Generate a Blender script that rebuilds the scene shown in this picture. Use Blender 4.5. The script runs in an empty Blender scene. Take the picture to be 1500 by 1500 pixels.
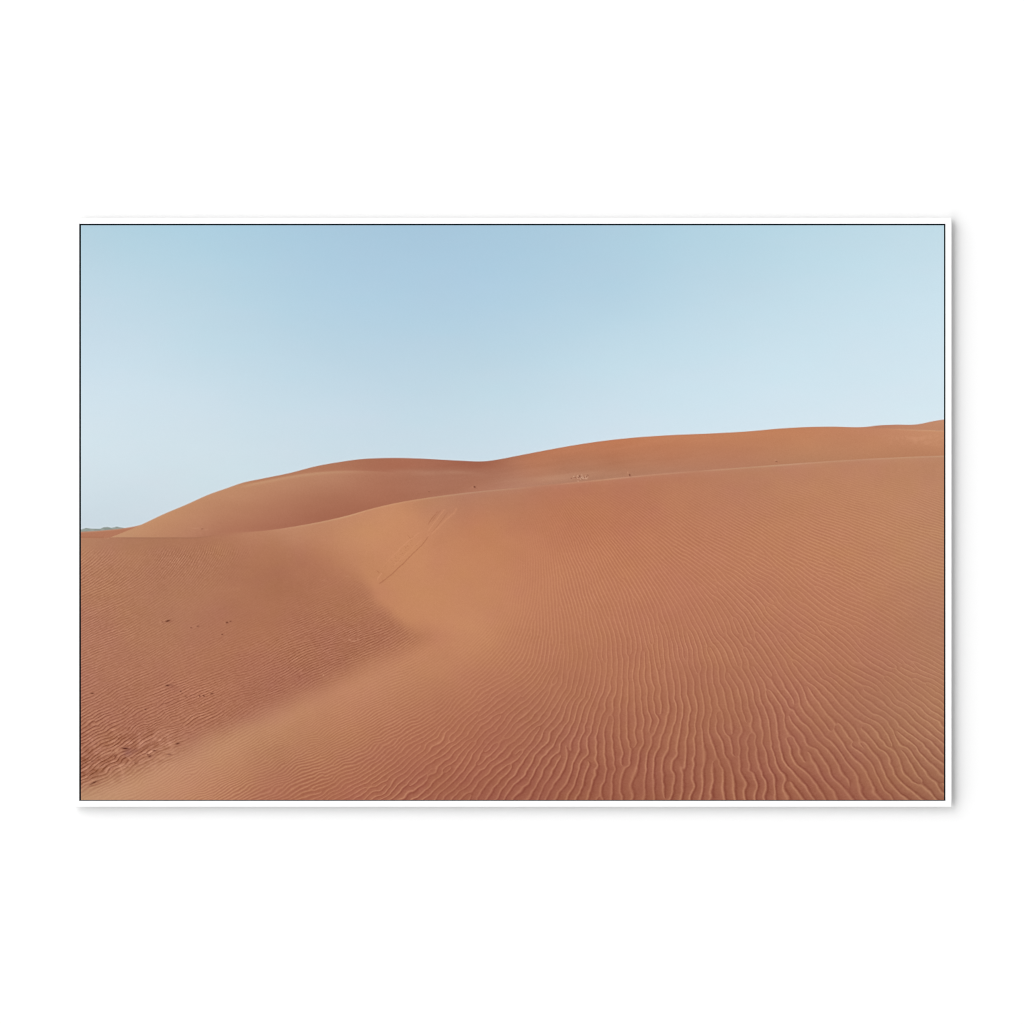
import bpy, math
import numpy as np

# ------------------------------------------------------------------ scale
# One pixel of the 1500 px photograph, measured on the front of the frame, in metres.
S = 0.9 / 1268.0
def PX(x): return (x - 750.0) * S
def PZ(y): return (750.0 - y) * S

scene = bpy.context.scene
C = scene.collection

# ------------------------------------------------------------------ camera
FRONT = -0.0098                       # front face of the frame (the wall is at y = 0)
DIST = 5.0
cam_d = bpy.data.cameras.new("camera")
cam_d.sensor_width = 36.0
cam_d.lens = 36.0 * DIST / (1500 * S)
cam_d.clip_start = 0.1
cam_d.clip_end = 100.0
cam = bpy.data.objects.new("camera", cam_d)
cam.location = (0, FRONT - DIST, 0)
cam.rotation_euler = (math.radians(90), 0, 0)
C.objects.link(cam)
scene.camera = cam

# ------------------------------------------------------------------ light (bright white studio)
world = bpy.data.worlds.new("World")
scene.world = world
world.use_nodes = True
bg = world.node_tree.nodes["Background"]
bg.inputs[0].default_value = (1, 1, 1, 1)
bg.inputs[1].default_value = 0.445

def area(name, loc, size, power):
    d = bpy.data.lights.new(name, 'AREA')
    d.shape = 'RECTANGLE'
    d.size, d.size_y = size
    d.energy = power
    d.color = (1, 1, 1)
    o = bpy.data.objects.new(name, d)
    C.objects.link(o)
    o.location = loc
    dx, dy, dz = -loc[0], -loc[1], -loc[2]
    import mathutils
    o.rotation_euler = mathutils.Vector((dx, dy, dz)).to_track_quat('-Z', 'Y').to_euler()
    return o
area("softbox_side", (-25, -20, 0), (40, 90), 19300)
area("softbox_overhead", (0, -24, 25), (70, 24), 2700)
area("softbox_upper_corner", (-22, -20, 22), (34, 30), 3600)

scene.render.engine = 'CYCLES'
scene.cycles.filter_width = 1.0
scene.view_settings.view_transform = 'Standard'
scene.view_settings.look = 'None'
scene.view_settings.exposure = 0.0
scene.view_settings.gamma = 1.0
scene.view_settings.use_curve_mapping = False

E_PRINT = 1.160                       # light falling on the print (albedo 1 would render this bright)

# ------------------------------------------------------------------ materials
def mat(name, col, rough=0.6, spec=0.5, bump=None):
    m = bpy.data.materials.new(name)
    m.use_nodes = True
    nt = m.node_tree
    b = nt.nodes["Principled BSDF"]
    b.inputs["Base Color"].default_value = (*col, 1)
    b.inputs["Roughness"].default_value = rough
    b.inputs["Specular IOR Level"].default_value = spec
    if bump:
        sc, st = bump
        tc = nt.nodes.new("ShaderNodeTexCoord")
        n = nt.nodes.new("ShaderNodeTexNoise")
        n.inputs["Scale"].default_value = sc
        n.inputs["Detail"].default_value = 6
        bp = nt.nodes.new("ShaderNodeBump")
        bp.inputs["Strength"].default_value = st
        bp.inputs["Distance"].default_value = 0.0005
        nt.links.new(tc.outputs["Object"], n.inputs["Vector"])
        nt.links.new(n.outputs["Fac"], bp.inputs["Height"])
        nt.links.new(bp.outputs["Normal"], b.inputs["Normal"])
    return m

M_wall = mat("white_wall_paint", (0.90, 0.90, 0.90), 0.9, 0.0, (180, 0.05))
M_frame = mat("white_frame_paint", (0.88, 0.88, 0.88), 0.55, 0.2)
M_black = mat("painted_gap_shade", (0.008, 0.012, 0.016), 0.9, 0.0)  # black that stands in for shade in the gap round the print
M_back = mat("brown_backing_board", (0.30, 0.2, 0.12), 0.9, 0.1, (90, 0.2))

def mesh_obj(name, verts, faces, m, parent=None):
    me = bpy.data.meshes.new(name)
    me.from_pydata(verts, [], faces)
    me.update()
    me.materials.append(m)
    o = bpy.data.objects.new(name, me)
    C.objects.link(o)
    if parent: o.parent = parent
    return o

# ------------------------------------------------------------------ setting
W = 12.0
wall = mesh_obj("wall", [(-W, 0, -W), (W, 0, -W), (W, 0, W), (-W, 0, W)], [(0, 1, 2, 3)], M_wall)
wall["kind"] = "structure"

# ------------------------------------------------------------------ framed print
root = bpy.data.objects.new("framed_print", None)
C.objects.link(root)
root["label"] = "wide desert dune photograph in a thin white frame hanging on the white wall"
root["category"] = "framed picture"

STAND = 0.0040                      # stand-off added to cut bounce and darken the wall shadow beside the frame
# frame: four mitred bars with softly bevelled edges, one ring-shaped profile swept round
OX0, OX1, OY0, OY1 = 107.0, 1394.0, 319.0, 1182.0      # outer edge
IX0, IX1, IY0, IY1 = 116.2, 1385.1, 327.9, 1173.0      # inner edge
def ring(rects):
    vs, fs = [], []
    for (x0, x1, y0, y1, d) in rects:
        vs += [(PX(x0), d, PZ(y1)), (PX(x1), d, PZ(y1)), (PX(x1), d, PZ(y0)), (PX(x0), d, PZ(y0))]
    n = len(rects)
    for k in range(n - 1):
        for i in range(4):
            j = (i + 1) % 4
            fs.append((4 * k + i, 4 * k + j, 4 * (k + 1) + j, 4 * (k + 1) + i))
    return vs, fs
b = 0.45
vs, fs = ring([(IX0, IX1, IY0, IY1, -STAND),
               (OX0, OX1, OY0, OY1, -STAND),
               (OX0, OX1, OY0, OY1, FRONT + b * S),
               (OX0 + b * .3, OX1 - b * .3, OY0 + b * .3, OY1 - b * .3, FRONT + b * .3 * S),
               (OX0 + b, OX1 - b, OY0 + b, OY1 - b, FRONT),
               (IX0 - b, IX1 + b, IY0 - b, IY1 + b, FRONT),
               (IX0, IX1, IY0, IY1, FRONT + b * S),
               (IX0, IX1, IY0, IY1, -STAND)])
mesh_obj("frame", vs, fs, M_frame, root)

# near-flush black strip between frame and print, painting in the shade of the gap
GX0, GX1, GY0, GY1 = 118.5, 1382.9, 330.1, 1171.8       # print edge
vs, fs = ring([(IX0 + .02, IX1 - .02, IY0 + .02, IY1 - .02, -0.0060),
               (IX0 + .02, IX1 - .02, IY0 + .02, IY1 - .02, FRONT + 0.0006),
               (GX0, GX1, GY0, GY1, FRONT + 0.0009),
               (GX0 - .05, GX1 + .05, GY0 - .05, GY1 + .05, -0.0060)])
mesh_obj("gap_shade_strip", vs, fs, M_black, root)
mesh_obj("backing_board", *(lambda x0, x1, y0, y1, a, c: ([(x0, a, y0), (x1, a, y0), (x1, a, y1), (x0, a, y1), (x0, c, y0), (x1, c, y0), (x1, c, y1), (x0, c, y1)],
         [(0, 1, 2, 3), (4, 7, 6, 5), (0, 4, 5, 1), (1, 5, 6, 2), (2, 6, 7, 3), (3, 7, 4, 0)]))(PX(GX0 - 1.2), PX(GX1 + 1.2), PZ(GY1 + .5), PZ(GY0 - 1.2), -0.0046, -0.0068), M_back, root)

#PICTURE-BEGIN
# ------------------------------------------------------------------ what is printed
# The dune scene is computed: x, y are photograph pixels.
def sstep(a, b, t):
    t = np.clip((t - a) / (b - a), 0, 1)
    return t * t * (3 - 2 * t)

class TPS:
    """smooth (thin plate) interpolation of control values"""
    def __init__(self, pts, smooth=0.0):
        a = np.array(pts, float)
        self.p = a[:, :2] / 400.0
        v = a[:, 2:]
        n = len(a)
        K = self.k(self.p, self.p) + smooth * np.eye(n)
        P = np.hstack([np.ones((n, 1)), self.p])
        A = np.zeros((n + 3, n + 3)); A[:n, :n] = K; A[:n, n:] = P; A[n:, :n] = P.T
        B = np.zeros((n + 3, v.shape[1])); B[:n] = v
        self.w = np.linalg.solve(A, B)
    @staticmethod
    def k(a, b):
        d = ((a[:, None] - b[None]) ** 2).sum(-1)
        return 0.5 * d * np.log(d + 1e-9)
    def __call__(self, x, y):
        q = np.stack([x.ravel(), y.ravel()], 1) / 400.0
        r = self.k(q, self.p) @ self.w[:-3] + self.w[-3] + q @ self.w[-2:]
        return r.reshape(x.shape + (-1,))

def upsample(f, gx, gy, X, Y):
    """bilinear lookup of a coarse field f on gx, gy"""
    u = np.clip((X - gx[0]) / (gx[1] - gx[0]), 0, len(gx) - 1.001); v = np.clip((Y - gy[0]) / (gy[1] - gy[0]), 0, len(gy) - 1.001)
    i = u.astype(int); j = v.astype(int); u = u - i; v = v - j
    if f.ndim == 3: u = u[..., None]; v = v[..., None]
    return (f[j, i] * (1 - u) + f[j, i + 1] * u) * (1 - v) + (f[j + 1, i] * (1 - u) + f[j + 1, i + 1] * u) * v

rng = np.random.default_rng(7)
def noise(X, Y, sx, sy, seed, oct=3):
    """smooth value noise, about -1..1, cells sx by sy pixels"""
    out = 0; a = 1.0; tot = 0
    r = np.random.default_rng(seed)
    for o in range(oct):
        nx = int(1500 / sx) + 4; ny = int(1500 / sy) + 4
        g = r.uniform(-1, 1, (ny, nx))
        u = np.clip(X / sx, 0, nx - 2.001); v = np.clip(Y / sy, 0, ny - 2.001)
        i = u.astype(int); j = v.astype(int); u = u - i; v = v - j
        u = u * u * (3 - 2 * u); v = v * v * (3 - 2 * v)
        out = out + a * ((g[j, i] * (1 - u) + g[j, i + 1] * u) * (1 - v) + (g[j + 1, i] * (1 - u) + g[j + 1, i + 1] * u) * v)
        tot += a; a *= 0.5; sx /= 2; sy /= 2
    return out / tot * 1.6

def curve(pts, x):
    """smooth curve through points (monotone cubic in x)"""
    p = np.array(pts, float); px, py = p[:, 0], p[:, 1]
    h = np.diff(px); d = np.diff(py) / h
    m = np.zeros(len(px)); m[0] = d[0]; m[-1] = d[-1]
    m[1:-1] = (d[:-1] * h[1:] + d[1:] * h[:-1]) / (h[1:] + h[:-1])
    i = np.clip(np.searchsorted(px, x) - 1, 0, len(h) - 1)
    t = (x - px[i]) / h[i]; t = np.clip(t, -0.2, 1.2)
    return ((2*t**3 - 3*t**2 + 1) * py[i] + (t**3 - 2*t**2 + t) * h[i] * m[i] + (-2*t**3 + 3*t**2) * py[i+1] + (t**3 - t**2) * h[i] * m[i+1])

SKY = [(120,335,178,209,224),(300,335,172,207,225),(500,335,167,200,221),(700,335,167,200,221),(900,335,173,206,224),(1100,335,181,214,229),(1380,335,194,221,233),
 (120,420,190,215,229),(300,420,183,212,227),(500,420,174,206,226),(700,420,173,205,226),(900,420,178,209,227),(1100,420,190,217,231),(1380,420,201,226,238),
 (120,520,200,221,234),(300,520,193,218,231),(500,520,185,212,227),(700,520,185,212,227),(900,520,193,220,233),(1100,520,201,226,238),(1380,520,209,230,241),
 (120,600,208,226,236),(300,600,204,223,234),(500,600,198,219,232),(700,600,196,219,231),(900,600,203,224,236),(1100,600,208,228,239),(1380,600,214,232,241),
 (120,680,209,226,234),(300,680,206,224,232),(500,680,202,220,230),(700,680,203,221,232),(120,765,202,217,226),(220,765,203,217,226)]

MID = [(165,785,196,146,112),(200,778,194,140,106),(230,770,193,137,103),(260,755,192,136,102),(300,760,186,128,98),(300,735,190,134,102),(350,720,190,134,102),(350,765,178,118,91),(400,720,185,127,98),
 (430,700,188,132,102),(400,765,172,110,86),(450,740,172,111,86),(500,700,182,124,97),(500,735,170,108,84),(560,700,174,113,89),(560,730,170,107,83),(640,690,168,110,88),(640,715,171,111,88),
 (700,684,164,105,84),(700,710,176,116,92),(740,680,172,111,87),(760,700,180,122,98),(780,675,184,118,88),(830,662,188,120,88),(830,680,174,113,86),(830,696,180,124,98),(900,655,190,121,88),(900,675,178,114,85),(900,690,180,124,97),
 (980,645,192,124,90),(980,670,184,118,88),(980,685,181,123,96),(1080,640,194,127,92),(1080,668,185,122,93),(1180,632,192,126,92),(1180,650,195,131,95),(1180,668,184,126,94),(1280,632,192,128,98),(1280,648,197,134,98),(1280,664,186,126,94),
 (1370,640,198,138,104),(1370,655,194,132,98),(1370,664,186,126,94),(290,785,181,122,96),(318,783,174,114,89),(340,779,176,114,89)]
MID = [(a, b_, r_ + 1, g_ + 2, l_ + 1) for a, b_, r_, g_, l_ in MID]

VAL = [(120,792,180,126,100),(120,815,180,124,97),(200,792,172,116,92),(200,815,175,118,92),(300,792,172,114,88),(300,825,173,115,90),(400,800,176,116,89),(360,785,180,121,94),(420,850,170,110,84),(350,860,172,112,88),(130,870,174,116,92),
 (130,940,173,114,92),(250,900,173,116,91),(250,950,173,114,90),(130,1050,168,108,88),(200,1080,163,103,82),(130,1110,158,99,78),(240,1100,166,108,86),(300,1030,170,108,86),(370,940,172,110,86),(450,930,171,109,86),(480,830,178,116,89),(520,880,174,113,86),
 (560,940,168,106,83),(600,955,170,108,84),(470,980,166,104,83),(380,1000,168,106,85),(460,790,181,119,91),(430,780,187,129,101),(500,800,187,125,94)]
VAL = [(a, b_, r_ + 1, g_ + 3, l_ - 1) for a, b_, r_, g_, l_ in VAL]

REG = [(430,772,192,136,106),(480,770,192,134,101),(540,752,198,138,102),(540,775,198,138,99),(600,750,198,137,98),(600,775,197,135,97),(540,830,194,132,96),(560,800,199,137,99),(600,850,196,134,96),(660,800,194,130,95),(700,850,194,130,94),(620,900,196,133,96),
 (690,920,197,135,98),(740,800,192,127,92),(560,880,193,130,94),(640,945,192,128,95),(660,738,184,126,97),(700,728,180,122,96),(700,760,189,124,91),(620,738,186,128,96),(760,720,182,122,95),
 (120,1170,191,144,112),(200,1130,193,141,110),(300,1090,191,138,107),(400,1050,190,134,102),(470,1028,190,131,99),(560,990,191,131,98),(640,965,191,129,96),(350,1100,188,132,100),
 (300,1150,187,129,98),(250,1170,190,134,102),(400,1100,180,123,92),(400,1160,174,109,84),(500,1060,186,125,93),(500,1100,177,114,86),(500,1160,170,102,79),(600,1040,179,115,86),(600,1090,174,107,81),(600,1160,163,96,75),(700,1000,182,118,88),(700,1050,174,107,82),(700,1100,167,99,77),(700,1165,158,91,71),
 (800,960,181,117,87),(800,1050,168,103,80),(800,1160,156,90,70),(900,930,182,117,88),(900,1000,175,111,84),(900,1100,162,96,75),(900,1165,155,89,69),(1000,1160,155,90,70),(1000,1000,173,110,83),(1100,950,177,114,87),(1100,1050,167,103,80),(1100,1160,156,91,71),(1200,1100,163,100,78),(1200,1000,173,111,85),
 (1300,1050,169,111,85),(1300,1160,158,96,74),(1370,1000,175,119,91),(1370,1080,168,111,85),(1370,1160,157,99,77),
 (800,740,184,118,88),(900,740,185,118,88),(900,715,184,119,91),(1000,705,184,121,92),(1000,760,187,122,91),(1100,780,189,125,93),(1100,705,184,124,95),(1200,690,187,128,97),(1200,735,188,127,95),(1350,740,189,132,99),(1350,682,187,130,99),(1300,850,186,126,94),(1370,850,183,127,96),
 (1100,880,183,119,90),(850,850,190,124,92),(900,890,186,120,90),(1300,940,178,117,90),(760,900,191,126,94),(1000,880,185,119,90),(1370,930,177,121,93),(1200,860,186,122,92)]
REG = [(a, b_, r_ + 1, g_ + (4 if b_ > 1020 and g_ < 118 else 2), l_ + (2 if b_ > 1020 and g_ < 118 else 1)) for a, b_, r_, g_, l_ in REG]

# ripples: x, y, direction of the crest lines (deg, y up), wavelength (px)
RIP = [(1100,1170,100,16),(1200,1110,122,15.5),(1300,1110,134,13.5),(1370,1150,135,15),(1370,1080,143,11.5),(1280,1165,128,16),(1370,1000,152,8),(1300,980,147,8.5),(1200,980,138,9.5),(1100,980,118,10.5),(1050,1010,104,11),(900,1170,80,16),(800,1160,66,14),(750,1130,52,11.5),
 (720,1060,43,8.5),(700,1000,39,6),(760,970,50,6.3),(800,990,64,7.5),(850,1000,78,8.5),(900,1000,88,10),(950,980,92,9.5),(1000,1000,97,10.5),(900,1080,77,12.5),(1000,1080,90,13),(1100,1080,104,14),(1000,1160,88,16),
 (800,940,84,6.5),(900,940,92,8),(860,860,113,6.5),(820,840,104,5.6),(1000,940,102,8.8),(960,860,125,7.2),(1040,800,148,6.2),(950,780,138,5.5),(850,780,120,5),(900,750,148,4.3),(740,930,62,5),(1040,880,130,8),
 (1100,900,130,9),(1200,900,145,8),(1300,920,154,7),(1200,820,153,6.5),(1300,800,160,6),(1370,760,162,5.2),(1370,900,160,6.3),(1100,760,153,5.2),(1200,740,159,4.7),(1370,700,164,3.8),(1000,720,150,4),
 (680,1150,50,10.5),(600,1150,43,9),(500,1170,31,7.5),(430,1150,27,5.5),(600,1080,33,6.2),(500,1080,27,4.4),(680,1050,39,7),(440,1090,26,4),(650,1010,32,4.5),(350,1160,25,4.5),(250,1165,25,4),
 (430,980,25,4.8),(560,930,25,4.2),(500,900,25,3.8),(200,1050,28,5.2),(300,1050,27,5.2),(130,1000,24,5),(130,1110,32,6.2),(200,1120,33,6.2),(300,980,25,4.6),(150,900,25,4.4),(150,830,40,4.6),(240,810,56,4.2),(310,800,72,4),(330,930,25,4),(420,860,25,3.6)]
AMPV = [(150,835,.9),(130,810,.6),(240,810,.8),(310,800,.5),(400,820,0),(350,850,.12),(130,900,.8),(200,950,.55),(200,880,.4),(290,890,.15),(400,900,.15),(400,940,.5),(300,980,.6),(450,900,.4),(430,980,1),(520,920,.95),(500,860,.2),(570,910,.6),
 (200,1050,.95),(130,1110,1.25),(200,1110,1.25),(300,1050,1),(130,792,0),(200,795,0),(460,820,0),(560,950,.9),(520,990,.5),(400,1030,.7),(300,1075,.7)]
AMPR = [(120,1170,.05),(200,1135,.3),(250,1115,.28),(400,1055,.22),(480,1024,.22),(560,985,.3),(600,955,.4),(640,950,.2),(640,985,.15),(620,890,0),(660,850,0),(600,780,0),(700,780,0),(700,870,0),(740,840,.12),(800,800,.32),(760,760,.05),(850,760,.4),(900,735,.3),(900,705,0),
 (1000,720,.25),(1100,700,.08),(1200,700,.15),(1380,700,.1),(1000,800,.55),(1100,770,.5),(1200,780,.6),(1370,780,.5),(850,860,.55),(780,900,.45),(1000,900,.7),(1200,900,.65),(1370,900,.45),(690,950,.25),(730,980,.6),(800,1000,.75),(1000,1000,.85),(1200,1000,.8),(1370,1000,.65),
 (900,1100,.95),(1100,1100,.95),(1300,1120,.9),(900,1170,1),(700,1100,.85),(700,1160,.95),(500,1060,.6),(400,1100,.6),(400,1165,.7),(300,1150,.6),(230,1165,.4),(500,1130,.8),(600,1080,.75),(600,1150,1),(600,1020,.5),(450,1060,.4)]

RIP = [(a, b_, c, d * (0.78 if a < 560 and b_ < 1130 and d < 6.5 else 0.76 if b_ < 880 else 0.84 if b_ < 960 else 0.9)) for a, b_, c, d in RIP]

def ripple_field(nx, ny, x0, y0, iters=6):
    """complex ripple field: noise sharpened by local oriented band-pass filters, so crests fork and join like wind ripples"""
    T, H = 64, 16
    x = np.arange(nx) + x0; y = np.arange(ny) + y0
    pad = T
    NX = int(np.ceil((nx + 2 * pad) / T)) * T; NY = int(np.ceil((ny + 2 * pad) / T)) * T
    r = np.random.default_rng(11)
    z = r.normal(size=(NY, NX)) + 1j * r.normal(size=(NY, NX))
    f = TPS([(a, b_, c, 30 * math.log(d)) for a, b_, c, d in RIP], 0.002)
    w1 = np.hanning(T + 1)[:T]; win = np.outer(w1, w1)
    fy = np.fft.fftfreq(T)[:, None]; fx = np.fft.fftfreq(T)[None, :]
    ii = np.arange(0, NX - T + 1, H); jj = np.arange(0, NY - T + 1, H)
    th_var = noise
    for it in range(iters):
        acc = np.zeros((NY, NX), complex); wsum = np.zeros((NY, NX))
        for j in jj:
            cx = ii + T / 2 - pad + x0; cy = np.full(len(ii), j + T / 2 - pad + y0)
            q = f(np.clip(cx, 118, 1384), np.clip(cy, 700, 1175))
            th = np.radians(q[:, 0] + 8 * noise(cx, cy, 70, 50, 5, 2) * np.clip((cy - 700) / 300, .4, 1) * np.where(cx < 640, .5, 1)); lam = np.exp(q[:, 1] / 30) * (1 + .06 * noise(cx, cy, 70, 50, 6, 2))
            lam = np.clip(lam, 3.2, 18); cw = np.clip((lam - 4) / 6, 0, 1)[:, None, None]
            # crest direction th (y up) -> normal (sin th, cos th) in image axes (y down)
            kx = np.sin(th) / lam; ky = np.cos(th) / lam
            k = 1 / lam
            FX = fx[None] ; FY = fy[None]
            dx = FX - kx[:, None, None]; dy = FY - ky[:, None, None]
            ux = (np.sin(th))[:, None, None]; uy = (np.cos(th))[:, None, None]
            dr = dx * ux + dy * uy; dt = -dx * uy + dy * ux
            sr = k[:, None, None] * (.15 + .06 * cw); st = k[:, None, None] * (.16 + .24 * cw)
            G = np.exp(-0.5 * ((dr / sr) ** 2 + (dt / st) ** 2))
            tiles = np.stack([z[j:j + T, i:i + T] for i in ii])
            out = np.fft.ifft2(np.fft.fft2(tiles * win) * G)
            for n_, i in enumerate(ii):
                acc[j:j + T, i:i + T] += out[n_] * win; wsum[j:j + T, i:i + T] += win * win
        z = acc / (wsum + 1e-3)
        m = np.abs(z)
        s = np.sqrt((m ** 2).mean()) + 1e-9
        if it < iters - 1: z = z / (m + 0.15 * s + 1e-9)
    lm = np.abs(z) / (np.abs(z) + 0.25 * np.abs(z).mean())
    z = z / (np.abs(z) + 1e-9) * lm
    return z[pad:pad + ny, pad:pad + nx]

def polydist(X, Y, pts):
    """signed distance to polyline (positive on its left-hand side in image axes)"""
    p = np.array(pts, float)
    best = np.full(X.shape, 1e9); sg = np.zeros(X.shape)
    for a, b_ in zip(p[:-1], p[1:]):
        d = b_ - a; L2 = (d * d).sum()
        t = np.clip(((X - a[0]) * d[0] + (Y - a[1]) * d[1]) / L2, 0, 1)
        ex = X - a[0] - t * d[0]; ey = Y - a[1] - t * d[1]
        q = np.hypot(ex, ey); c = d[0] * ey - d[1] * ex
        m = q < best - 1e-6
        best = np.where(m, q, best); sg = np.where(m, np.sign(c), sg)
    return best * sg

def make_picture(x, y):
    X, Y = np.meshgrid(x, y)
    gx = np.arange(100, 1408, 6.0); gy = np.arange(310, 1196, 6.0)
    GX, GY = np.meshgrid(gx, gy)
    def field(pts, sm=0.0): return upsample(TPS(pts, sm)(GX, GY), gx, gy, X, Y)
    # --- sky
    sky = field(SKY, .01); sky = sky + (sky.mean(-1, keepdims=True) - sky) * .05
    bl = noise(X, Y, 60, 22, 21, 3); bl2 = noise(X, Y, 90, 30, 22, 3)
    sky += np.stack([bl * .8, bl * -.1 + bl2 * .5, bl2 * .5], -1)
    img = sky
    skyline = curve([(118,800),(150,791),(161,787.3),(185,778),(209,767.6),(240,753),(271,740),(308,723.6),(331,715.6),(354,707.6),(385,701),(425,692.8),(463,683),(503,676),(525,673),(545,671.6),(565,671),(590,671),(620,672),(650,673.6),(680,675.2),(700,676),(712,675.6),(728,673.4),(760,667.3),(800,659.6),(840,652.4),(880,646.4),(930,641),(980,637.6),(1050,634.6),(1100,631.6),(1140,628),(1180,625.7),(1220,625.1),(1262,625.7),(1268,625.4),(1287,623.2),(1310,622.2),(1346,621.3),(1352,620.2),(1366,617.2),(1390,613.6)], X[0])[None]
    # pale line just over the skyline (print sharpening)
    def over(img, col, m): return img * (1 - m[..., None]) + col * m[..., None]
    fl = curve([(110,779.6),(150,777),(175,774.6),(192,772),(215,767)], X[0])[None]
    hl = np.interp(X[0], [110,118,126,133,146,152,158,163,167,171,176,184,190,210], [776,776,773.4,774.3,774.8,772.4,772.0,773.3,772.6,771.4,772.6,773.6,774,776])[None]
    hz = np.minimum(np.minimum(skyline, np.where(X < 215, fl, 2000)), np.where(X < 190, hl, 2000))
    img = over(img, np.array([232., 240, 244]), .28 * np.exp(-((Y - hz + 1.5) / .9) ** 2))
    # --- far hills with scrub, far left dune
    c = np.array([140., 148, 140]) + 10 * noise(X, Y, 5, 2, 31)[..., None]
    img = over(img, c, sstep(-.6, .6, Y - hl) * (X < 192) * .92)
    c = np.array([178., 120, 93]) + np.zeros(X.shape + (3,))
    c = c + (sstep(2.5, 0, Y - fl) * 16)[..., None] * np.array([.8, 1.2, 1.3])
    c = c + (sstep(786, 790, Y) * 5)[..., None] - (np.exp(-((Y - 787.2) / 1.1) ** 2) * (X < 152) * 12)[..., None]
    img = over(img, c, sstep(-.7, .7, Y - fl) * (X < 216))
    # --- back dune
    mid = field(MID, .002) + np.array([-2.0, 1.0, 1.5])
    st = noise(X, Y + .13 * X, 70, 5, 41, 3)
    mid += (st * 2.0 * sstep(540, 640, X) * sstep(1150, 900, X) + noise(X, Y, 60, 14, 42, 2) * 1.2)[..., None]
    rd = curve([(330,722),(345,713.5),(356,710.6),(385,704.6),(425,697),(468,691.4),(511,689.3),(545,690),(600,694)], X[0])[None]
    band = sstep(1.2, -1.2, Y - rd) * sstep(340, 380, X) * sstep(620, 520, X)
    mid += band[..., None] * np.array([-11, -15, -13.]) * (1 - .25 * sstep(6, 0, rd - Y))[..., None]
    mid += (np.exp(-((Y - rd - 2) / 2.2) ** 2) * sstep(345, 370, X) * sstep(580, 470, X))[..., None] * np.array([5, 9, 7.])
    up = sstep(700, 560, X) * 0 + sstep(530, 600, X) * sstep(760, 700, X) * sstep(692, 682, Y)
    mid += up[..., None] * np.array([-1, -6, -6.])
    for (a, b_, q0, q1, hgt) in ((560, 650, 690, 692, 3), (590, 700, 696, 690, 3), (640, 720, 690, 696, 3), (700, 860, 706, 699, 4), (770, 900, 702, 690, 4)):
        t = (X - a) / (b_ - a); yy = q0 + (q1 - q0) * t
        mid += (np.exp(-((Y - yy) / hgt) ** 2) * sstep(0, .3, t) * sstep(1, .7, t) * 4.5)[..., None] * np.array([.8, 1.1, 1.])
    # far crest on the right
    fr = curve([(1262,627),(1290,627.3),(1320,629),(1350,630.4),(1390,631.5)], X[0])[None]
    mid += ((Y < fr) * sstep(1268, 1290, X) * sstep(1.2, 0, Y - fr))[..., None] * np.array([-8, -5, -1.])
    mid += (np.exp(-((Y - fr) / 1.2) ** 2) * sstep(1290, 1330, X))[..., None] * np.array([6, 10, 9.])
    mid += (np.abs(noise(X, Y, 9, 6, 43, 2)) * sstep(1280, 1330, X) * sstep(634, 640, Y) * sstep(656, 648, Y) * 5)[..., None]
    mid += (np.exp(-((Y - skyline) / 1.6) ** 2))[..., None] * np.array([-5, -9, -8.]) * (sstep(300, 420, X) * .9 + .1)[..., None]
    img = over(img, mid, sstep(-.7, .7, Y - skyline) * (Y < 800))
    # --- foreground: valley floor on the left, smooth bowl, big rippled flank
    crest = curve([(110,787.4),(160,787),(250,787),(292,786.4),(316,783.6),(354,780),(397,776.2),(440,769.6),(483,761.3),(511,754.6),(540,746.2),(583,736.2),(626,729),(669,723.2),(712,718.4),(755,714.6),(798,710.4),(841,706.1),(884,701.8),(927,697.4),(970,693.4),(1050,687.3),(1140,680.6),(1192,676.8),(1244,673.4),(1296,670.6),(1348,668.4),(1390,667)], X[0])[None]
    reg = field(REG, .003); val = field(VAL, .003)
    wob = noise(X, Y, 60, 40, 51, 2) * 4
    d1 = polydist(X, Y, [(360,760),(430,780),(480,797),(512,825),(531,850),(546,878),(572,905),(606,928),(642,946),(676,960),(710,970)]) + wob
    d2 = polydist(X, Y, [(740,880),(700,905),(645,940),(600,964),(537,994),(451,1040),(366,1079),(281,1115),(200,1148),(118,1179),(60,1203)]) + wob * .7
    ws = 52 - 39 * sstep(400, 545, X + .9 * (Y - 860)) + 16 * sstep(580, 640, X)
    m1 = sstep(-ws, ws * .8, d1); m2 = sstep(-6, 46 - 14 * sstep(560, 620, X), d2)
    vm = np.where(X < 108, m2, m1 * m2)
    fg = over(reg, val, vm) + np.array([-1.0, 0.6, 1.6])
    # paler lip in front of the crest
    e = Y - crest
    fg += (sstep(12, 0, e) * sstep(640, 760, X))[..., None] * np.array([1, 3, 4.])
    # --- ripples
    zf = ripple_field(int(x[-1] - x[0]) + 4, 500, int(x[0]) - 1, 690)
    zx = np.arange(zf.shape[1]) + int(x[0]) - 1; zy = np.arange(zf.shape[0]) + 690
    wa = .5 + 2.0 * sstep(900, 1120, Y); wx = noise(X, Y, 26, 16, 61, 2) * wa * 1.1; wy = noise(X, Y, 18, 14, 62, 2) * wa * .7
    Z = upsample(zf, zx, zy, X + wx, Y + wy)
    lam = upsample(np.exp(TPS([(a, b_, 30 * math.log(d)) for a, b_, c, d in RIP], .002)(GX, GY)[..., 0] / 30), gx, gy, X, Y)
    ph = np.angle(Z); mg = np.clip(np.abs(Z), 0, 1)
    sharp = sstep(3.6, 7.5, lam)
    fine = np.cos(ph)
    # wide ripple: thin bright crest line, dark slope just right of it, then slow rise
    t = (ph / (2 * math.pi)) % 1.0
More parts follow.
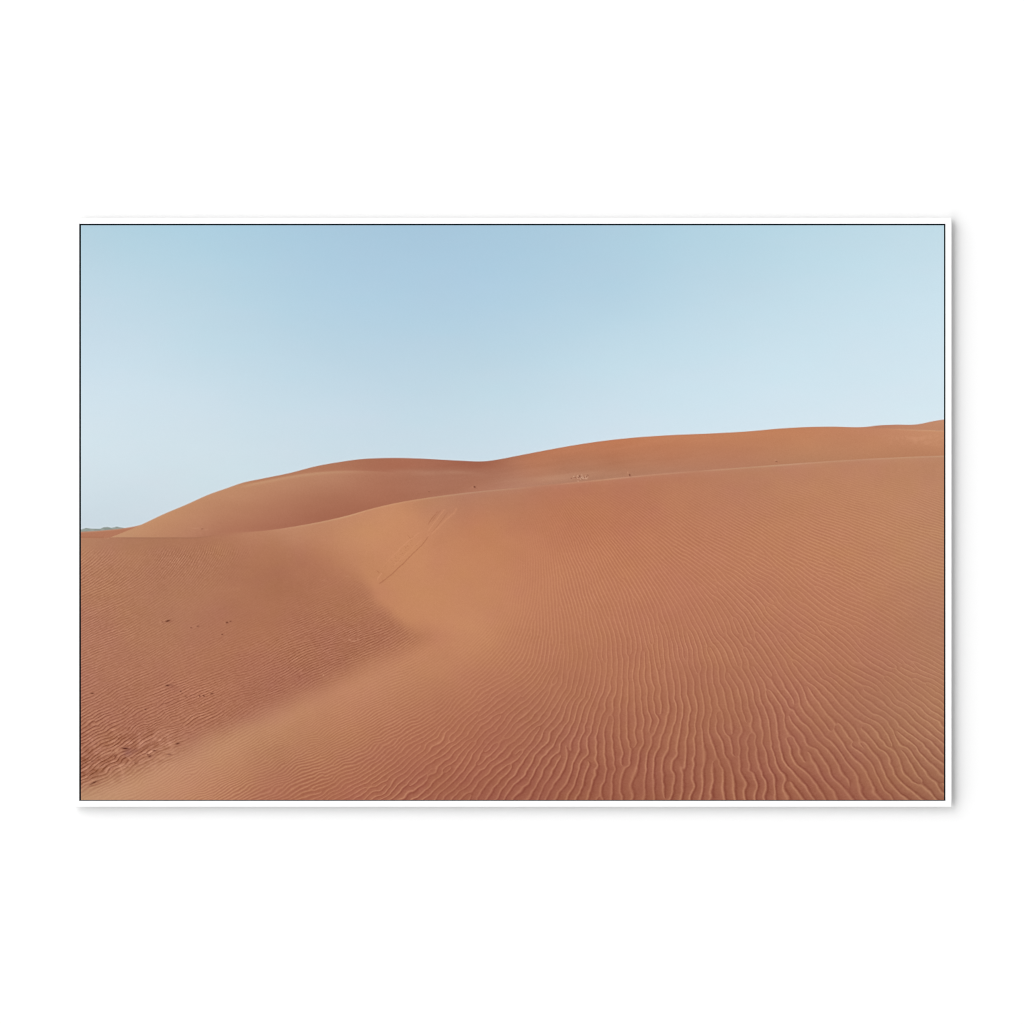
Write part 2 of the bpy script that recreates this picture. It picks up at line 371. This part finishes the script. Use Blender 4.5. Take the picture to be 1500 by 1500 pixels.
    cr = np.exp(-((np.minimum(t, 1 - t)) / .125) ** 2)
    dk = np.exp(-((t - .22) / .13) ** 2)
    coarse = 1.2 * cr - .8 * dk + .16 * np.cos(2 * math.pi * (t - .85))
    prof = (fine * (1 - sharp) + coarse * sharp) * (.35 + .65 * mg)
    aV = np.clip(upsample(TPS(AMPV, .002)(GX, GY)[..., 0], gx, gy, X, Y), 0, 1.5)
    aR = np.clip(upsample(TPS(AMPR, .002)(GX, GY)[..., 0], gx, gy, X, Y), 0, 1.3)
    vp = 1.1 * fine - .45 * np.cos(2 * ph + .6)
    prof = prof * (1 - vm) + vm * vp * (.3 + .7 * mg) * (1 + .55 * noise(X * .9 - Y * .42 + 600, Y * .9 + X * .42, 15, 2.6, 78, 2))
    amp = aV * vm + aR * (1 - vm)
    amp = amp * (1 + .3 * noise(X, Y, 50, 35, 71, 3)) * sstep(4, 26, e)
    rough = sstep(1065, 1100, Y + .12 * (X - 118)) * sstep(300, 230, X) * vm
    amp = np.clip(amp, 0, 2)
    A = prof * amp
    fg += A[..., None] * np.where(vm[..., None] > .5, np.array([18, 17, 14.5]), np.array([17, 18.5, 14]) * (.74 + .38 * sstep(900, 1150, Y))[..., None])
    fg += ((amp + .15) * noise(X, Y, 3, 2, 72, 2) * (2.2 + 2.5 * vm) + rough * (noise(X - Y * .3 + 400, Y + X * .45, 10, 3.4, 73, 3) * 16 + np.abs(noise(X - Y * .2 + 400, Y + X * .3, 16, 8, 79, 2)) * 9))[..., None]
    fg += (noise(X, Y, 34, 24, 74, 3) * 1.5)[..., None] * np.array([1, .9, .8])
    # colour mottling of the print
    mo = noise(X, Y, 40, 30, 75, 3) * 1.1
    fg += np.stack([mo * .3, mo, -mo * .8], -1)
    # crest line light
    cl = np.exp(-((e - .9) / 1.5) ** 2) * sstep(380, 470, X) * (1 - .55 * sstep(620, 540, X) * sstep(500, 560, X))
    fg += cl[..., None] * np.array([10, 20, 17.]) * (.65 + .35 * noise(X, Y, 60, 400, 76, 2))[..., None]
    dl = np.exp(-((e - .6) / 1.6) ** 2) * sstep(165, 185, X) * sstep(330, 280, X)
    fg += dl[..., None] * np.array([-6, -4, -2.])
    cm = sstep(-.8, .8, e)
    soft = sstep(-5, 5, e) ; fz = np.exp(-((X - 335) / 28) ** 2)
    cm = cm * (1 - fz) + soft * fz
    cm = np.where(X < 160, sstep(-3, 3, Y - 788), cm)
    img = over(img, fg, cm)
    # --- small marks
    def blob(img, cx, cy, rx, ry, ang, col, a):
        R = max(rx, ry) * 3 + 2
        i0, i1 = np.searchsorted(x, [cx - R, cx + R]); j0, j1 = np.searchsorted(y, [cy - R, cy + R])
        if i1 <= i0 or j1 <= j0: return img
        xx = X[j0:j1, i0:i1] - cx; yy = Y[j0:j1, i0:i1] - cy
        c_, s_ = math.cos(math.radians(ang)), math.sin(math.radians(ang))
        u = xx * c_ - yy * s_; v = xx * s_ + yy * c_
        m = a * np.exp(-((u / rx) ** 2 + (v / ry) ** 2))
        img[j0:j1, i0:i1] = over(img[j0:j1, i0:i1], np.array(col, float), np.clip(m, 0, 1))
        return img
    DK = (78, 34, 24); LT = (206, 152, 122)
    for (cx, cy, rx, ry, an, a) in [(238,911,1.4,1,10,.55),(245.6,909.6,3.6,1.1,14,.95),(279.8,919.4,1.3,.9,0,.5),(290,917.4,2.2,.9,20,.5),(332.6,911.8,1.9,1.2,15,.75),(337.4,910,1.6,.8,15,.6),(325.4,929.2,1.4,.9,0,.6),
        (123,846.8,1.4,.8,0,.35),(296,774.8,1.8,.9,20,.3),(245.4,1004,3.0,1.2,8,.95),(251,1003.4,2.5,.7,0,.4),(264.6,1012.6,1.3,.9,0,.7),(272,1019.8,1.8,1,20,.35),(292.4,1019.4,1.3,.9,0,.75),(298.4,1019.4,1.5,.9,0,.8),(310.2,1016,2.4,.9,18,.6),
        (135,1015.6,2.4,.8,0,.75),(213,1039,1.5,1,0,.65),(183.6,1096.4,5.0,1.2,-4,1),(260,1089.4,3.2,1.1,18,.85),(219.5,1107.8,2.8,1.3,25,.7),(216.4,1105,1.5,.9,0,.6),(226,1099.6,2.4,1.1,0,.6),(248,1105,3.5,.9,5,.5),(198,1117.6,1.5,.8,0,.5),(138,1146.2,4.2,1.1,26,.85),
        (133,1149,3.2,1,26,.4),(168,1107,2,1,30,.4),(135,1115,2,1,30,.4),(695.2,713.2,1.5,1.2,0,.7),(628.4,720.2,1.3,.8,0,.25),(922.4,695.8,1.2,1.5,0,.6),(1137.4,676,1.6,.9,0,.35),(440,700,.9,.6,0,.1)]:
        img = blob(img, cx - 1.5 * rx, cy + .6, rx * 1.6, ry * 1.5, an, (202, 146, 116), a * .35)
        img = blob(img, cx + 1.2 * rx, cy + 1.4 * ry, rx * 1.5, ry * 1.2, an, (150, 92, 74), a * .3)
        img = blob(img, cx, cy, rx * .95, ry * .95, an, DK, a * 1.0)
    for (cx, cy, rx, ry, an, a) in [(171,1100,4,4.5,40,.6),(160,1103,8,2.5,10,.4),(149,1107,3,3,0,.35),(190,1112,3,1.6,-40,.6),(250,1092,3.5,3,0,.3),(234,1109,7,3,20,.45),(178,1127,1.6,6,20,.4),(473.6,988.8,1,1.4,0,.7),(512,937,2.6,1.2,-35,.55),(519,939.5,3,1.2,0,.45),(524,936,1.2,1.6,0,.4),
        (919.6,692.6,1.1,1.6,0,.55),(1136,674.2,1.8,.9,0,.4),(286,773.6,6,1,0,.25),(508,844,3,1,0,.2),(474,850,4,1,0,.15),(600,797,2,1,0,.1),(300,776,4,1,0,.2)]:
        img = blob(img, cx, cy, rx, ry, an, LT, a)
    img = blob(img, 187, 1102, 6, 5, 20, (134, 84, 74), .6)
    img = blob(img, 198, 1100, 7, 3, 20, (140, 88, 74), .4)
    img = blob(img, 256, 1008, 9, 5, 0, (160, 102, 84), .35)
    rr = np.random.default_rng(3)
    for k in range(46):                                   # stones and dry scrub on the crest
        cx = 851 + rr.normal() * 5; cy = 699.6 + rr.normal() * 1.6 + (cx - 851) * .05
        img = blob(img, cx, cy, .9, .8, 0, (222, 178, 150) if k % 3 else (112, 66, 50), .6)
    # --- slide marks down the bowl
    def line(img, pts, w, col, a, gap=0.0):
        pts = np.array(pts, float); L = 0
        for p, q in zip(pts[:-1], pts[1:]):
            n = max(2, int(np.hypot(*(q - p)) / 1.1))
            for t in np.linspace(0, 1, n, endpoint=False):
                c0 = p + (q - p) * t
                if rr.uniform() < gap: continue
                an = math.degrees(math.atan2(-(q - p)[1], (q - p)[0]))
                img = blob(img, c0[0] + rr.normal() * .25, c0[1] + rr.normal() * .25, 1.6, w, an, col, a * rr.uniform(.5, 1))
        return img
    TD = (150, 88, 62); TL = (212, 150, 114)
    img = line(img, [(556,854.8),(572,842.8),(590.6,825.4),(605,810.8),(617.4,798.8),(627,786.6)], .7, TD, .27)
    img = line(img, [(627,786.6),(636,776),(648,761),(655,751)], .7, TD, .14)
    img = line(img, [(640.8,750),(633,758.8),(626.8,768.2)], .7, TD, .22)
    img = line(img, [(645,748),(638,757),(632,765)], .7, TD, .13)
    img = line(img, [(668.8,745),(665.4,751),(656,759),(648,766.8),(637,777.4),(626,786)], 1.3, TL, .24)
    img = line(img, [(651,746),(643,757),(634,768),(627,778)], .8, TL, .25)
    img = line(img, [(613.4,780.6),(600,791),(588,801.4),(580,810)], .8, TL, .3)
    img = line(img, [(580,810),(572,818),(562,828),(556,836)], .8, TL, .15, .3)
    img = line(img, [(618,790),(603,804),(590,816),(575,830)], .8, TL, .22, .2)
    img = line(img, [(598,785),(602,789),(606,785)], .6, TD, .2, .4)
    for k in range(60):
        t = rr.uniform(); a0 = np.array([606, 794.]) * (1 - t) + np.array([566, 832.]) * t + rr.normal(size=2) * 3
        img = blob(img, a0[0], a0[1], 1.5, .6, rr.choice([45, -30]), TD if k % 2 else TL, .14)
    img = blob(img, 554, 837.6, 2, .9, -40, TD, .35); img = blob(img, 558.6, 840.4, 1.2, .9, 0, TL, .5)
    img = line(img, [(557,842),(553.4,848),(552.6,851)], .9, TL, .35)
    # crispness of the print
    P = np.pad(img, ((1, 1), (1, 1), (0, 0)), mode='edge')
    bl_ = (P[:-2, 1:-1] + P[2:, 1:-1] + P[1:-1, :-2] + P[1:-1, 2:] + img) / 5
    img = img + (img - bl_) * (.65 * sstep(4, 14, Y - hz))[..., None]
    # print grain
    img += np.random.default_rng(5).normal(size=X.shape + (1,)) * (0.5 + 0.9 * sstep(-2, 2, Y - hz))[..., None]
    return np.clip(img, 0, 255)
#PICTURE-END

def srgb_to_lin(c):
    c = c / 255.0
    return np.where(c <= 0.04045, c / 12.92, ((c + 0.055) / 1.055) ** 2.4)

nx, ny = int(round(GX1 - GX0)) + 1, int(round(GY1 - GY0)) + 1
xs = np.linspace(GX0, GX1, nx); ys = np.linspace(GY0, GY1, ny)
alb = srgb_to_lin(make_picture(xs, ys)) / E_PRINT
PRY = FRONT + 0.0003                                     # printed face, just behind the frame front
me = bpy.data.meshes.new("print")
XX, YY = np.meshgrid(PX(xs), PZ(ys))
# printed face plus a border ring at the back gives the panel its thickness
nv = nx * ny
co = np.zeros((nv + 4, 3), np.float32)
co[:nv, 0] = XX.ravel(); co[:nv, 1] = PRY; co[:nv, 2] = YY.ravel()
corner = [0, nx - 1, nv - 1, nv - nx]
for k, c_ in enumerate(corner):
    co[nv + k] = co[c_]; co[nv + k, 1] = -0.0071
idx = np.arange(nv).reshape(ny, nx)
q = np.stack([idx[:-1, :-1], idx[1:, :-1], idx[1:, 1:], idx[:-1, 1:]], -1).reshape(-1, 4)
sides = [list(idx[0, ::-1]) + [nv + 0, nv + 1], list(idx[::-1, -1]) + [nv + 1, nv + 2],
         list(idx[-1, :]) + [nv + 2, nv + 3], list(idx[:, 0]) + [nv + 3, nv + 0]]
# order each side so it closes as a simple polygon
sides = [list(idx[0, :]) + [nv + 1, nv + 0], list(idx[:, -1]) + [nv + 2, nv + 1],
         list(idx[-1, ::-1]) + [nv + 3, nv + 2], list(idx[::-1, 0]) + [nv + 0, nv + 3]]
loops = np.concatenate([q.ravel()] + [np.array(s_) for s_ in sides] + [np.array([nv, nv + 1, nv + 2, nv + 3])]).astype(np.int32)
cnt = np.concatenate([np.full(len(q), 4), [len(s_) for s_ in sides], [4]]).astype(np.int32)
start = np.concatenate([[0], np.cumsum(cnt)[:-1]]).astype(np.int32)
me.vertices.add(nv + 4); me.vertices.foreach_set("co", co.ravel())
me.loops.add(len(loops)); me.loops.foreach_set("vertex_index", loops)
me.polygons.add(len(cnt)); me.polygons.foreach_set("loop_start", start)
ca = me.attributes.new("ink", 'FLOAT_COLOR', 'POINT')
cc = np.ones((nv + 4, 4), np.float32); cc[:nv, :3] = alb.reshape(-1, 3); cc[nv:, :3] = 0.02
ca.data.foreach_set("color", cc.ravel())
me.polygons.foreach_set("use_smooth", np.zeros(len(cnt), bool))
me.update(calc_edges=True)

m = bpy.data.materials.new("printed_paper"); m.use_nodes = True
nt = m.node_tree; bs = nt.nodes["Principled BSDF"]
bs.inputs["Roughness"].default_value = 0.85
bs.inputs["Specular IOR Level"].default_value = 0.0
at = nt.nodes.new("ShaderNodeAttribute"); at.attribute_name = "ink"
nt.links.new(at.outputs["Color"], bs.inputs["Base Color"])
me.materials.append(m)
pr = bpy.data.objects.new("print", me); C.objects.link(pr); pr.parent = root
pr["label"] = "photograph of orange rippled sand dunes under a pale blue sky"
